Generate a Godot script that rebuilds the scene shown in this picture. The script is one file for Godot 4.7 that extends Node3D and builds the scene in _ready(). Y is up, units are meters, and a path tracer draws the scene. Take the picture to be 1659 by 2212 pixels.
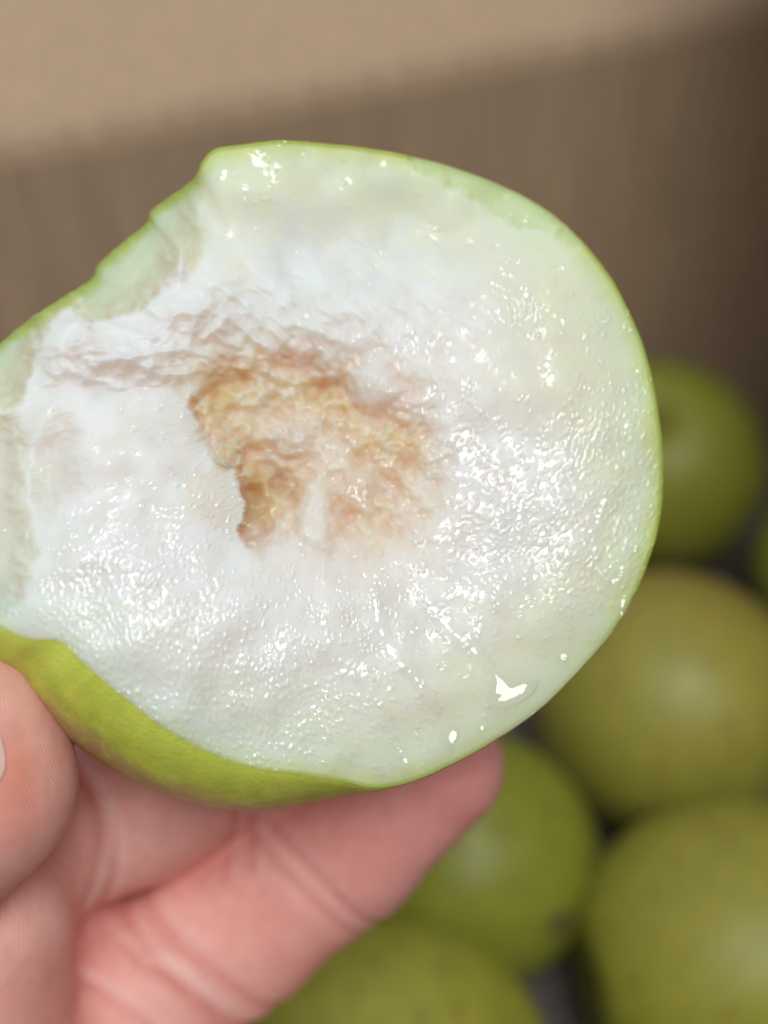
extends Node3D
# A bitten green jujube held in a hand above a cardboard box of jujubes.
# Photo pixels below are in a 1659 x 2212 frame; FOC pixels = one unit of tangent.

const FOC := 2881.0
const MM := 0.001
const FD := 0.1          # distance of the bitten fruit from the lens

var camera_frame: Transform3D
var rng := RandomNumberGenerator.new()

# ------------------------------------------------------------------ helpers
func numbered(called: String, parent: Node) -> String:
	if parent.find_child(called, false, false) == null:
		return called
	var k := 1
	while parent.find_child("%s_%03d" % [called, k], false, false) != null:
		k += 1
	return "%s_%03d" % [called, k]

func thing(called: String, label: String, category: String, at: Transform3D, group := "") -> Node3D:
	var o := Node3D.new()
	o.name = numbered(called, self)
	add_child(o, true)
	o.transform = at
	o.set_meta("label", label)
	o.set_meta("category", category)
	if group:
		o.set_meta("group", group)
	return o

func part(called: String, mesh: Mesh, material: Material, parent: Node) -> MeshInstance3D:
	var o := MeshInstance3D.new()
	o.name = numbered(called, parent)
	o.mesh = mesh
	o.material_override = material
	parent.add_child(o, true)
	return o

func noise(seed_: int, period_mm: float, octaves := 3, kind := FastNoiseLite.TYPE_SIMPLEX_SMOOTH, fractal := FastNoiseLite.FRACTAL_FBM) -> FastNoiseLite:
	var n := FastNoiseLite.new()
	n.seed = seed_
	n.noise_type = kind
	n.frequency = 1.0 / period_mm
	n.fractal_type = fractal if octaves > 1 else FastNoiseLite.FRACTAL_NONE
	n.fractal_octaves = octaves
	return n

func noise_map(n: FastNoiseLite, side: int, as_normal := false, bump := 4.0) -> NoiseTexture2D:
	var t := NoiseTexture2D.new()
	t.width = side
	t.height = side
	t.seamless = true
	t.noise = n
	t.as_normal_map = as_normal
	t.bump_strength = bump
	return t

func arrays_mesh(v: PackedVector3Array, n: PackedVector3Array, idx: PackedInt32Array, c := PackedColorArray(), uv := PackedVector2Array()) -> ArrayMesh:
	var a := []
	a.resize(Mesh.ARRAY_MAX)
	a[Mesh.ARRAY_VERTEX] = v
	a[Mesh.ARRAY_NORMAL] = n
	a[Mesh.ARRAY_INDEX] = idx
	if c.size():
		a[Mesh.ARRAY_COLOR] = c
	if uv.size():
		a[Mesh.ARRAY_TEX_UV] = uv
	var m := ArrayMesh.new()
	m.add_surface_from_arrays(Mesh.PRIMITIVE_TRIANGLES, a)
	return m

func smooth_normals(v: PackedVector3Array, idx: PackedInt32Array) -> PackedVector3Array:
	var n := PackedVector3Array()
	n.resize(v.size())
	for k in range(0, idx.size(), 3):
		var a := idx[k]
		var b := idx[k + 1]
		var c := idx[k + 2]
		var f := (v[c] - v[a]).cross(v[b] - v[a])
		n[a] += f
		n[b] += f
		n[c] += f
	for k in n.size():
		n[k] = n[k].normalized()
	return n

# a grid of rows x cols vertices; wrap joins the last column to the first
func grid_index(rows: int, cols: int, wrap: bool, flip := false) -> PackedInt32Array:
	var idx := PackedInt32Array()
	for r in rows - 1:
		for c in (cols if wrap else cols - 1):
			var a := r * cols + c
			var b := r * cols + (c + 1) % cols
			var d := a + cols
			var e := b + cols
			if flip:
				idx.append_array([a, d, b, b, d, e])
			else:
				idx.append_array([a, b, d, b, e, d])
	return idx

func view_point(px: float, py: float, depth: float) -> Vector3:
	return camera_frame * Vector3((px - 829.5) / FOC * depth, -(py - 1106.0) / FOC * depth, -depth)

# a point near the held fruit, in its own frame (x right, y up, z towards the lens), z in millimetres
func loc(px: float, py: float, z: float) -> Vector3:
	var d := FD - z * MM
	return Vector3((px - 829.5) / FOC * d, -(py - 1106.0) / FOC * d, z * MM)

static func sstep(a: float, b: float, x: float) -> float:
	var t := clampf((x - a) / (b - a), 0.0, 1.0)
	return t * t * (3.0 - 2.0 * t)

static func gauss(x: float, y: float, cx: float, cy: float, sx: float, sy: float) -> float:
	var a := (x - cx) / sx
	var b := (y - cy) / sy
	return exp(-0.5 * (a * a + b * b))

# closed Catmull-Rom through points of any kind that can be added and scaled
func spline(p: Array, t: float, closed: bool) -> Vector3:
	var n := p.size()
	var i := int(floor(t))
	var f := t - i
	var g := func(k: int) -> Vector3:
		return p[posmod(k, n)] if closed else p[clampi(k, 0, n - 1)]
	var a: Vector3 = g.call(i - 1)
	var b: Vector3 = g.call(i)
	var c: Vector3 = g.call(i + 1)
	var d: Vector3 = g.call(i + 2)
	return 0.5 * (2.0 * b + (c - a) * f + (2.0 * a - 5.0 * b + 4.0 * c - d) * f * f + (3.0 * b - a - 3.0 * c + d) * f * f * f)

# Signed distance to a polygon kept on a coarse grid (positive inside), for quick lookups.
class Region:
	const X0 := -260.0
	const Y0 := 220.0
	const STEP := 12.0
	const NX := 148
	const NY := 132
	var d := PackedFloat32Array()
	func _init(poly: PackedVector2Array) -> void:
		d.resize(NX * NY)
		var n := poly.size()
		for j in NY:
			for i in NX:
				var p := Vector2(X0 + i * STEP, Y0 + j * STEP)
				var best := 1e9
				for k in n:
					var a := poly[k]
					var ab := poly[(k + 1) % n] - a
					var t := clampf((p - a).dot(ab) / ab.length_squared(), 0.0, 1.0)
					best = minf(best, p.distance_squared_to(a + ab * t))
				d[j * NX + i] = sqrt(best) * (1.0 if Geometry2D.is_point_in_polygon(p, poly) else -1.0)
	func at(x: float, y: float) -> float:
		var fx := clampf((x - X0) / STEP, 0.0, NX - 1.001)
		var fy := clampf((y - Y0) / STEP, 0.0, NY - 1.001)
		var i := int(fx)
		var j := int(fy)
		fx -= i
		fy -= j
		var k := j * NX + i
		return lerpf(lerpf(d[k], d[k + 1], fx), lerpf(d[k + NX], d[k + NX + 1], fx), fy)

func region(xy: Array) -> Region:
	var p := PackedVector2Array()
	for k in range(0, xy.size(), 2):
		p.append(Vector2(xy[k], xy[k + 1]))
	return Region.new(p)

# ------------------------------------------------------------------ scene
func _ready() -> void:
	rng.seed = 7
	var cam := Camera3D.new()
	cam.name = "camera"
	add_child(cam)
	cam.position = Vector3(0, 0.2, 0)
	cam.rotation_degrees = Vector3(-43, 0, 0)
	var lens := CameraAttributesPhysical.new()
	lens.frustum_focal_length = 12.0 / (1106.0 / FOC)
	lens.frustum_near = 0.01
	lens.frustum_far = 50.0
	lens.frustum_focus_distance = 0.0985
	lens.exposure_aperture = 8.2
	cam.attributes = lens
	camera_frame = cam.transform

	var e := Environment.new()
	e.background_mode = Environment.BG_SKY
	var sky := ProceduralSkyMaterial.new()
	sky.sky_top_color = Color(0.84, 0.87, 0.92)
	sky.sky_horizon_color = Color(0.76, 0.76, 0.76)
	sky.sky_curve = 0.4
	sky.ground_bottom_color = Color(0.42, 0.40, 0.38)
	sky.ground_horizon_color = Color(0.55, 0.54, 0.52)
	sky.sun_angle_max = 0.0
	e.sky = Sky.new()
	e.sky.sky_material = sky
	e.background_energy_multiplier = 0.5
	e.tonemap_mode = Environment.TONE_MAPPER_LINEAR
	e.tonemap_exposure = 1.40
	e.sdfgi_enabled = true
	e.ssao_enabled = true
	e.ssil_enabled = true
	var we := WorldEnvironment.new()
	we.name = "daylight"
	we.environment = e
	add_child(we)
	var sun := DirectionalLight3D.new()
	sun.name = "sun"
	sun.light_energy = 0.46
	sun.light_angular_distance = 26.0
	sun.light_color = Color(1.0, 0.995, 0.985)
	sun.shadow_enabled = true
	add_child(sun)
	var towards_light: Vector3 = camera_frame.basis * Vector3(0.11, 0.35, 0.91)
	sun.look_at_from_position(Vector3.ZERO, -towards_light, Vector3.UP)

	build_box()
	build_pile()
	build_bitten()
	build_hand()

# ------------------------------------------------------------------ the cardboard box
func build_box() -> void:
	var card := StandardMaterial3D.new()
	card.roughness = 0.85
	card.albedo_color = Color(0.51, 0.37, 0.245).linear_to_srgb()
	var fibre := noise(11, 30.0, 2)
	var ramp := Gradient.new()
	ramp.set_color(0, Color(0.86, 0.85, 0.84))
	ramp.set_color(1, Color(1, 1, 1))
	var fm := noise_map(fibre, 512)
	fm.color_ramp = ramp
	card.albedo_texture = fm
	card.uv1_triplanar = true
	card.uv1_scale = Vector3(20, 1.6, 20)
	# flute lines: narrow streaks along the height of the walls
	card.heightmap_enabled = true
	var st := noise(12, 20.0, 2)
	card.heightmap_texture = noise_map(st, 256)
	card.heightmap_scale = 0.03
	card.uv1_triplanar_sharpness = 8.0
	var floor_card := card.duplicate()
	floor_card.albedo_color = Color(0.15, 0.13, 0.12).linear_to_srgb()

	var wall_dir := Vector3(0.924, 0, -0.383)
	var inward := Vector3(0.383, 0, 0.924)
	var mid := Vector3(0.0045, 0, -0.2085)
	var base := Basis(wall_dir, Vector3.UP, inward)
	var box := thing("cardboard_box", "brown cardboard box standing open around the green jujubes", "box", Transform3D(base, mid))
	var left := -0.19
	var right := 0.118
	var deep := 0.27
	var high := 0.1015
	var thick := 0.004
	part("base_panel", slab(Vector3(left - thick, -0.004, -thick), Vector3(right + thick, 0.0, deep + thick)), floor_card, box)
	part("wall", slab(Vector3(left, 0, -thick), Vector3(right, high, 0)), card, box)
	part("wall", slab(Vector3(left, 0, deep), Vector3(right, high, deep + thick)), card, box)
	part("wall", slab(Vector3(left - thick, 0, -thick), Vector3(left, high, deep + thick)), card, box)
	part("wall", slab(Vector3(right, 0, -thick), Vector3(right + thick, high, deep + thick)), card, box)
	# flaps: the far one folded outwards, the others standing up or leaning
	var f := part("flap", bent_flap(right - left, 0.007, 52.0, 0.12), card, box)
	f.position = Vector3(left, high - 0.0009, -0.0002)
	f = part("flap", bent_flap(right - left, 0.005, 8.0, 0.10), card, box)
	f.transform = Transform3D(Basis(Vector3.UP, PI), Vector3(right, high, deep))
	f = part("flap", bent_flap(deep, 0.005, 100.0, 0.10), card, box)
	f.transform = Transform3D(Basis(Vector3.UP, PI / 2.0), Vector3(left, high, deep))
	f = part("flap", bent_flap(deep, 0.005, -36.0, 0.12), card, box)
	f.transform = Transform3D(Basis(Vector3.UP, -PI / 2.0), Vector3(right, high, 0))
	# what the box stands on
	var g := PlaneMesh.new()
	g.size = Vector2(30, 30)
	var gm := StandardMaterial3D.new()
	gm.albedo_color = Color(0.30, 0.29, 0.27).linear_to_srgb()
	gm.roughness = 0.9
	var ground := part("ground", g, gm, self)
	ground.position.y = -0.0045
	ground.set_meta("kind", "structure")

# a sheet of card that rises from a wall's top edge (at z = 0), bends away from the box and goes on straight
func bent_flap(wide: float, bend: float, lean_deg: float, length: float) -> ArrayMesh:
	var lean := deg_to_rad(lean_deg)
	var path := []
	for k in 9:
		var a := lean * k / 8.0
		path.append([Vector2(-bend * signf(lean) * (1.0 - cos(a)), bend * absf(sin(a))), Vector2(cos(a), sin(a))])
	var along := Vector2(-sin(lean), cos(lean))
	var last: Vector2 = path[8][0]
	for k in [0.5, 1.0]:
		path.append([last + along * length * k, Vector2(cos(lean), sin(lean))])
	var v := PackedVector3Array()
	var thick := 0.003
	var ring := []
	for q in path:
		ring.append(q[0])
	for k in path.size():
		var q = path[path.size() - 1 - k]
		ring.append(q[0] - q[1] * thick)
	for x in [0.0, wide * 0.5, wide]:
		for q in ring:
			v.append(Vector3(x, q.y, q.x))
	var n := ring.size()
	var st := SurfaceTool.new()
	st.begin(Mesh.PRIMITIVE_TRIANGLES)
	st.set_smooth_group(0)
	var idx := grid_index(3, n, true, true)
	for k in idx:
		st.set_smooth_group(0)
		st.add_vertex(v[k])
	for k in path.size() - 1:   # the two ends
		for e in [0, 2 * n]:
			var a := v[e + k]
			var b := v[e + k + 1]
			var c := v[e + n - 2 - k]
			var d := v[e + n - 1 - k]
			st.set_smooth_group(-1)
			for p in ([a, b, c, a, c, d] if e == 0 else [a, c, b, a, d, c]):
				st.add_vertex(p)
	st.generate_normals()
	return st.commit()

# a box with small chamfers
func slab(lo: Vector3, hi: Vector3) -> ArrayMesh:
	var st := SurfaceTool.new()
	st.begin(Mesh.PRIMITIVE_TRIANGLES)
	st.set_smooth_group(-1)
	var c := 0.0006
	var m := (lo + hi) / 2.0
	var h := (hi - lo) / 2.0
	var quad := func(a: Vector3, b: Vector3, d: Vector3, e: Vector3) -> void:
		var n := (d - a).cross(b - a)
		var mid := (a + b + d + e) / 4.0
		var q := [a, b, d, a, d, e] if n.dot(mid - m) > 0.0 else [a, d, b, a, e, d]
		for p in q:
			st.add_vertex(p)
	for axis in 3:
		var u := (axis + 1) % 3
		var w := (axis + 2) % 3
		for s in [-1.0, 1.0]:
			var f := []
			for t in [[-1, -1], [1, -1], [1, 1], [-1, 1]]:
				var p := Vector3.ZERO
				p[axis] = s * h[axis]
				p[u] = t[0] * (h[u] - c)
				p[w] = t[1] * (h[w] - c)
				f.append(m + p)
			quad.call(f[0], f[1], f[2], f[3])
			for s2 in [-1.0, 1.0]:   # the chamfer between this face and the next axis' face
				var a := Vector3.ZERO
				a[axis] = s * h[axis]
				a[u] = s2 * (h[u] - c)
				var b := Vector3.ZERO
				b[axis] = s * (h[axis] - c)
				b[u] = s2 * h[u]
				var k := Vector3.ZERO
				k[w] = h[w] - c
				quad.call(m + a - k, m + a + k, m + b + k, m + b - k)
	for sx in [-1.0, 1.0]:
		for sy in [-1.0, 1.0]:
			for sz in [-1.0, 1.0]:
				var s := Vector3(sx, sy, sz)
				var a := m + s * Vector3(h.x, h.y - c, h.z - c)
				var b := m + s * Vector3(h.x - c, h.y, h.z - c)
				var d := m + s * Vector3(h.x - c, h.y - c, h.z)
				var n := (d - a).cross(b - a)
				for p in ([a, b, d] if n.dot(s) > 0.0 else [a, d, b]):
					st.add_vertex(p)
	st.generate_normals()
	return st.commit()

# ------------------------------------------------------------------ whole jujubes
func skin_material() -> StandardMaterial3D:
	var m := StandardMaterial3D.new()
	m.vertex_color_use_as_albedo = true
	m.roughness = 0.44
	m.metallic_specular = 0.45
	m.subsurf_scatter_enabled = true
	m.subsurf_scatter_strength = 0.12
	m.heightmap_enabled = true
	m.heightmap_texture = noise_map(noise(21, 14.0, 3), 256)
	m.heightmap_scale = 0.006
	m.uv1_triplanar = true
	m.uv1_scale = Vector3.ONE * 110.0
	return m

func whole_fruit(seed_: int, r: float, tall: float, base: Color, blush: Color, blush_dir: Vector3, blush_share: float) -> ArrayMesh:
	var rows := 64
	var cols := 88
	var v := PackedVector3Array()
	var c := PackedColorArray()
	var big := noise(seed_, r * 1.6 * 1000.0, 2)
	var mott := noise(seed_ + 1, 3.2, 4)
	var fine := noise(seed_ + 2, 0.9, 2)
	for i in rows:
		var a := PI * i / (rows - 1.0)
		for j in cols:
			var b := TAU * j / cols
			var n := Vector3(sin(a) * cos(b), cos(a), sin(a) * sin(b))
			var rr := r * (1.0 + 0.035 * big.get_noise_3dv(n * r * 1000.0))
			# egg: a little fuller towards the stem, a dimple at the stem and a shallow one at the tip
			rr *= 1.0 + 0.03 * n.y
			var p := n * rr
			p.y *= tall
			p.y -= r * 0.20 * exp(-pow(a / 0.26, 2.0))
			p.y += r * 0.05 * exp(-pow((PI - a) / 0.22, 2.0))
			v.append(p)
			var q := p * 1000.0
			var m := mott.get_noise_3dv(q)
			var col := base * (1.0 + 0.22 * m) + Color(0.05, 0.03, 0.0) * clampf(fine.get_noise_3dv(q) * 2.0, 0, 1)
			var bl := sstep(0.15, 0.95, n.dot(blush_dir) + 0.35 * m) * blush_share
			col = col.lerp(blush, bl)
			col = col.lerp(Color(0.09, 0.06, 0.025), exp(-pow(a / 0.13, 2.0)))
			if fine.get_noise_3dv(q * 0.45 + Vector3(40, 0, 0)) > 0.52:
				col = col.lerp(Color(0.16, 0.10, 0.03), 0.6)
			col.a = 1.0
			c.append(col)
	var idx := grid_index(rows, cols, true)
	return arrays_mesh(v, smooth_normals(v, idx), idx, c)

func stem_scar(r: float) -> ArrayMesh:
	var v := PackedVector3Array()
	var rows := 7
	var cols := 18
	for i in rows:
		for j in cols:
			var b := TAU * j / cols
			var t: float = [0.0, 0.5, 0.9, 1.0, 0.85, 0.6, 0.0][i]
			var y: float = [0.0, 0.0, 0.25, 0.6, 0.95, 0.8, 0.7][i]
			v.append(Vector3(cos(b) * t * r * (1.0 + 0.1 * sin(b * 3.0)), y * r * 0.8, sin(b) * t * r))
	var idx := grid_index(rows, cols, true, true)
	return arrays_mesh(v, smooth_normals(v, idx), idx)

func build_pile() -> void:
	var skin := skin_material()
	var scar := StandardMaterial3D.new()
	scar.albedo_color = Color(0.10, 0.065, 0.03).linear_to_srgb()
	scar.roughness = 0.9
	var green := Color(0.215, 0.245, 0.03)
	var olive := Color(0.275, 0.29, 0.036)
	var tan_blush := Color(0.25, 0.15, 0.055)
	# px, py, depth, radius, height share, tilt (turn of the stem axis, degrees), colour, blush share, label
	var spots := [
		[1418, 1012, 0.268, 0.0213, 1.00, Vector3(62, 0, 14), green, 0.15, "darkest green jujube, stem dimple showing, against the far cardboard wall"],
		[1448, 1522, 0.226, 0.0223, 1.02, Vector3(-70, 0, 60), Color(0.27, 0.26, 0.045), 0.35, "yellowish brown jujube with a tan blush, right of the bitten fruit"],
		[1010, 1855, 0.203, 0.0189, 1.08, Vector3(60, 0, -130), green, 0.1, "green jujube with a small dark blemish, just beyond the fingertip"],
		[1602, 2060, 0.192, 0.0218, 1.10, Vector3(-30, 0, 100), olive, 0.2, "large bright olive jujube in the lower right corner of the photo"],
		[838, 2350, 0.1772, 0.0217, 1.03, Vector3(-40, 0, -70), olive, 0.1, "nearest olive jujube at the bottom edge, below the fingers"],
		[1856, 1235, 0.250, 0.0190, 1.02, Vector3(10, 0, 120), green, 0.0, "dark green jujube of which a sliver shows at the right edge"],
	]
	var k := 0
	for s in spots:
		var m := whole_fruit(100 + k * 7, s[3], s[4], s[6], tan_blush, Vector3(0.5, 0.2, 0.85).normalized(), s[7])
		var at := Transform3D(Basis.from_euler(s[5] * PI / 180.0), view_point(s[0], s[1], s[2]))
		at.basis = camera_frame.basis * at.basis
		if at.origin.y < s[3] * 0.98:
			at.origin.y = s[3] * 0.98
		var o := thing("jujube", s[8], "jujube", at, "whole green jujubes in the box")
		part("skin", m, skin, o)
		var sc := part("stem_scar", stem_scar(0.0016), scar, o)
		sc.position.y = s[3] * s[4] * 1.03 - s[3] * 0.205
		if k == 2:   # the small sunken blemish on the skin
			var n: Vector3 = at.basis.inverse() * (camera_frame.basis * Vector3(0.62, -0.27, 0.73).normalized())
			var bl := part("blemish", stem_scar(0.0019), scar, o)
			bl.transform = Transform3D(Basis(Quaternion(Vector3.UP, n)).scaled_local(Vector3(1, 0.5, 1)), Vector3(n.x, n.y * s[4], n.z) * s[3] * 1.0)
		k += 1

# ------------------------------------------------------------------ the bitten jujube
var rim := []            # control points: x, y in photo pixels, z in millimetres
var bulge := []          # how far the skin swells out past the rim there, millimetres
var n_lump: FastNoiseLite
var n_warp: FastNoiseLite
var n_jag: FastNoiseLite
var n_torn: FastNoiseLite
var n_wet: FastNoiseLite
var n_soft: FastNoiseLite
var n_fine: FastNoiseLite
var n_strand: FastNoiseLite
var n_col: FastNoiseLite
var n_patch: FastNoiseLite
var reg := {}

func tilt(px: float, py: float) -> float:
	return -0.17 * (px - 829.5) / 28.81 + 0.10 * (py - 1106.0) / 28.81

func setup_face() -> void:
	# x, y, extra depth, bulge
	var p := [
		[610, 304, -1.0, 0.3], [700, 311, -1.0, 0.3], [800, 322, -1, 0.3], [900, 341, -1, 0.3], [1000, 370, -1, 0.4], [1100, 410, -1, 0.5], [1180, 455, -1, 0.5], [1250, 515, -1, 0.5], [1310, 588, -1, 0.5],
		[1352, 662, -1, 0.5], [1390, 752, -1, 0.5], [1414, 850, -1, 0.5], [1428, 950, -1, 0.4], [1431, 1045, -1, 0.4], [1423, 1130, -1, 0.3], [1400, 1212, -1, 0.3], [1367, 1290, -1, 0.3], [1318, 1370, -1, 0.3],
		[1256, 1442, -1, 0.3], [1178, 1520, -1, 0.3], [1098, 1580, -1, 0.3], [1000, 1638, -1, 0.5], [890, 1688, -1, 0.8], [810, 1701, -0.6, 2.2], [750, 1690, -0.4, 3.6], [650, 1673, -0.2, 5.5], [550, 1660, 0, 7.0],
		[450, 1625, 0, 8.2], [350, 1570, 0, 9.0], [250, 1492, 0, 9.6], [180, 1432, 0, 9.6], [130, 1387, -0.5, 9.4], [60, 1380, -0.8, 8.6], [0, 1355, -1, 8.0], [-60, 1310, -1.6, 7.0], [-120, 1230, -2.5, 5.5],
		[-160, 1120, -3, 4.0], [-170, 1000, -3.5, 2.5], [-140, 880, -4.0, 1.2], [-70, 795, -4.4, 0.8], [0, 745, -4.6, 0.5], [60, 692, -4.8, 0.5], [140, 640, -5, 0.5], [198, 604, -5, 0.5], [214, 573, -5, 0.5],
		[268, 524, -4.8, 0.5], [316, 484, -4.6, 0.5], [326, 456, -4.4, 0.5], [370, 425, -4, 0.5], [418, 387, -3, 0.5], [436, 350, -2, 0.4], [466, 322, -1.6, 0.3], [530, 312, -1.1, 0.3],
	]
	for q in p:
		rim.append(Vector3(q[0], q[1], q[2]))
		bulge.append(Vector3(q[3], 0, 0))
	n_lump = noise(31, 8.0, 2)
	n_warp = noise(32, 2.2, 3)
	n_jag = noise(33, 1.0, 3)
	n_torn = noise(34, 3.2, 2, FastNoiseLite.TYPE_SIMPLEX_SMOOTH, FastNoiseLite.FRACTAL_RIDGED)
	n_soft = noise(40, 3.2, 3, FastNoiseLite.TYPE_SIMPLEX_SMOOTH, FastNoiseLite.FRACTAL_FBM)
	n_wet = noise(35, 0.46, 2)
	n_fine = noise(36, 0.38, 2)
	n_strand = noise(37, 1.0, 3)
	n_col = noise(38, 3.5, 3)
	n_patch = noise(39, 2.6, 2)
	# the recessed, greenish bite wall at the upper left and the one at the left edge
	reg.wall = region([436, 330, 432, 420, 438, 480, 455, 545, 425, 590, 402, 580, 392, 556, 384, 598, 352, 622, 330, 648, 290, 682, 262, 690, 232, 700, 195, 692, 150, 670, 112, 682, 95, 735, 72, 790, 62, 850, 36, 885, -300, 900, -300, 400, 300, 200])
	reg.low = region([-300, 880, 36, 885, 46, 932, 79, 956, 62, 1010, 62, 1100, 79, 1146, 83, 1174, 71, 1213, 63, 1277, 44, 1309, 20, 1335, -40, 1350, -300, 1350])
	reg.shelf = region([79, 950, 120, 900, 160, 885, 172, 975, 178, 1075, 131, 1112, 79, 1150, 60, 1100, 58, 1010])
	reg.upper = region([113, 682, 150, 670, 195, 692, 232, 700, 290, 690, 350, 640, 400, 600, 520, 640, 560, 700, 480, 760, 430, 800, 416, 862, 357, 850, 300, 858, 163, 856, 60, 850, 70, 790])
	reg.core = region([416, 862, 430, 800, 480, 756, 560, 736, 640, 735, 720, 760, 790, 770, 870, 800, 905, 850, 930, 920, 955, 1000, 950, 1070, 900, 1130, 860, 1185, 800, 1200, 740, 1190, 700, 1150, 640, 1150, 560, 1185, 518, 1172, 529, 1110, 523, 1050, 505, 1015, 455, 985, 435, 930])
	reg.flake = region([430, 1010, 500, 1010, 523, 1050, 529, 1110, 517, 1170, 470, 1140, 400, 1090, 395, 1040])
	reg.chip = region([450, 985, 480, 955, 522, 952, 528, 990, 512, 1016, 470, 1008])
	reg.petal = region([742, 800, 790, 778, 845, 797, 884, 838, 872, 872, 835, 886, 800, 892, 762, 872])
	reg.lobe = region([640, 1150, 650, 1080, 672, 1030, 694, 1022, 708, 1070, 716, 1130, 712, 1190, 670, 1180])
	reg.tuft = region([575, 940, 600, 905, 650, 905, 676, 935, 655, 985, 620, 990, 580, 985])
	reg.pad = region([715, 1060, 735, 1010, 790, 1000, 826, 1040, 822, 1085, 780, 1108, 735, 1100])
	reg.fresh = region([1015, 430, 1060, 470, 1130, 497, 1190, 492, 1235, 530, 1330, 560, 1300, 420, 1150, 380, 1000, 300, 860, 280, 880, 350])

# height over the tilted plane, millimetres; also leaves what the colour needs in f
class Mix:
	var wall := 0.0
	var low := 0.0
	var shelf := 0.0
	var core := 0.0
	var flake := 0.0
	var chip := 0.0
	var petal := 0.0
	var lobe := 0.0
	var tuft := 0.0
	var pad := 0.0
	var fresh := 0.0
	var deep := 0.0

func face_height(px: float, py: float, f: Mix) -> float:
	var x := px / 28.81
	var y := py / 28.81
	var wx := px + 16.0 * n_warp.get_noise_2d(x, y) + 6.0 * n_jag.get_noise_2d(x, y)
	var wy := py + 16.0 * n_warp.get_noise_2d(x + 50.0, y) + 6.0 * n_jag.get_noise_2d(x + 50.0, y)
	var d_wall: float = reg.wall.at(wx, wy)
	f.wall = sstep(-6.0, 18.0, d_wall)
	var d_low: float = reg.low.at(wx, wy)
	f.low = sstep(-8.0, 22.0, d_low)
	f.shelf = sstep(-22.0, 50.0, reg.shelf.at(wx, wy))
	var d_core: float = reg.core.at(wx, wy)
	var soft := lerpf(10.0, 80.0, maxf(sstep(535.0, 600.0, px), sstep(870.0, 810.0, py)))
	f.core = sstep(-soft * 0.6, soft, d_core)
	f.flake = sstep(-3.0, 4.0, reg.flake.at(wx, wy))
	f.chip = sstep(-3.0, 7.0, reg.chip.at(wx, wy))
	var d_petal: float = reg.petal.at(px * 0.7 + wx * 0.3, py * 0.7 + wy * 0.3)
	f.petal = sstep(-12.0, 26.0, d_petal)
	f.lobe = sstep(-16.0, 26.0, reg.lobe.at(px * 0.6 + wx * 0.4, py * 0.6 + wy * 0.4))
	f.tuft = sstep(-14.0, 26.0, reg.tuft.at(wx, wy))
	var d_pad: float = reg.pad.at(px * 0.7 + wx * 0.3, py * 0.7 + wy * 0.3)
	f.pad = sstep(-14.0, 34.0, d_pad)
	f.fresh = sstep(-5.0, 16.0, reg.fresh.at(wx, wy))
	var d_up: float = reg.upper.at(wx, wy)
	var h := 0.0
	# broad scoops and swells left by the teeth
	h -= 2.2 * gauss(px, py, 800, 520, 280, 120)
	h -= 2.1 * gauss(px, py, 710, 960, 270, 230)
	h += 2.6 * gauss(px, py, 340, 1330, 250, 200)
	h += 0.9 * gauss(px, py, 1180, 950, 220, 330)
	h += 0.7 * gauss(px, py, 900, 1450, 260, 160)
	h += 1.2 * gauss(px, py, 300, 960, 110, 110)
	h += 0.4 * n_lump.get_noise_2d(x, y)
	# the core
	f.deep = f.core * (1.0 - f.flake)
	var torn := n_torn.get_noise_2d(x, y)
	h -= f.deep * (1.3 + 1.5 * (1.0 - f.petal) * (1.0 - f.lobe) * (1.0 - f.pad) * n_soft.get_noise_2d(x, y))
	h -= 2.6 * f.deep * gauss(px, py, 560, 1080, 46, 70)
	h -= 0.9 * f.deep * gauss(px, py, 560, 850, 70, 60)
	h -= 1.2 * f.deep * gauss(px, py, 700, 850, 50, 40)
	h += f.petal * (0.7 + 0.8 * sstep(-10.0, 60.0, d_petal))
	h += f.lobe * 1.0
	h += f.tuft * (0.8 + 0.4 * torn)
	h += f.pad * 0.9
	h += f.chip * 1.5
	h += 1.2 * gauss(px, py, 535, 928, 15, 14) + 0.6 * gauss(px, py, 556, 938, 12, 10)
	# strands of flesh running down from the upper scoop into the core
	var down := gauss(px, py, 760, 640, 260, 75)
	h += down * 0.16 * n_strand.get_noise_2d((x * 0.8 + y * 0.6) * 0.16, (y * 0.8 - x * 0.6) * 0.7)
	# torn upper left ridge, then the bite walls behind it
	var up := sstep(-8.0, 26.0, d_up)
	h += up * (-0.3 + 1.3 * sstep(0.0, 90.0, d_up) * (0.6 + 0.6 * torn))
	# crisp tears and folds where the teeth pulled, running down into the core
	var rip := clampf(0.9 * up + gauss(px, py, 470, 720, 130, 70) + 0.8 * gauss(px, py, 660, 690, 170, 45), 0.0, 1.0) * (1.0 - 0.8 * f.wall)
	h += rip * 0.6 * maxf(0.0, n_torn.get_noise_2d((x * 0.85 + y * 0.5) * 0.75, (y * 0.85 - x * 0.5) * 1.05) + 0.15)
	h += 2.1 * gauss(px, py, 185, 735, 80, 34) * (1.0 - f.wall) + 1.3 * gauss(px, py, 380, 660, 60, 42) * (1.0 - f.wall)
	h += 0.9 * gauss(px, py, 290, 770, 45, 30) + 0.4 * gauss(px, py, 110, 905, 60, 45) * (1.0 - f.low)
	h -= 0.3 * gauss(px, py - (px - 250.0) * 0.06, 250, 838, 110, 14)
	h += 1.6 * gauss(px, py, 389, 575, 9, 24)
	var step_depth := 0.5 + 1.9 * sstep(330.0, 560.0, py) * sstep(470.0, 330.0, px)
	h -= sstep(-6.0, 60.0, d_wall) * step_depth
	h += f.wall * 0.12 * n_strand.get_noise_2d((x - y) * 0.12, (x + y) * 0.4)
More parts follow.
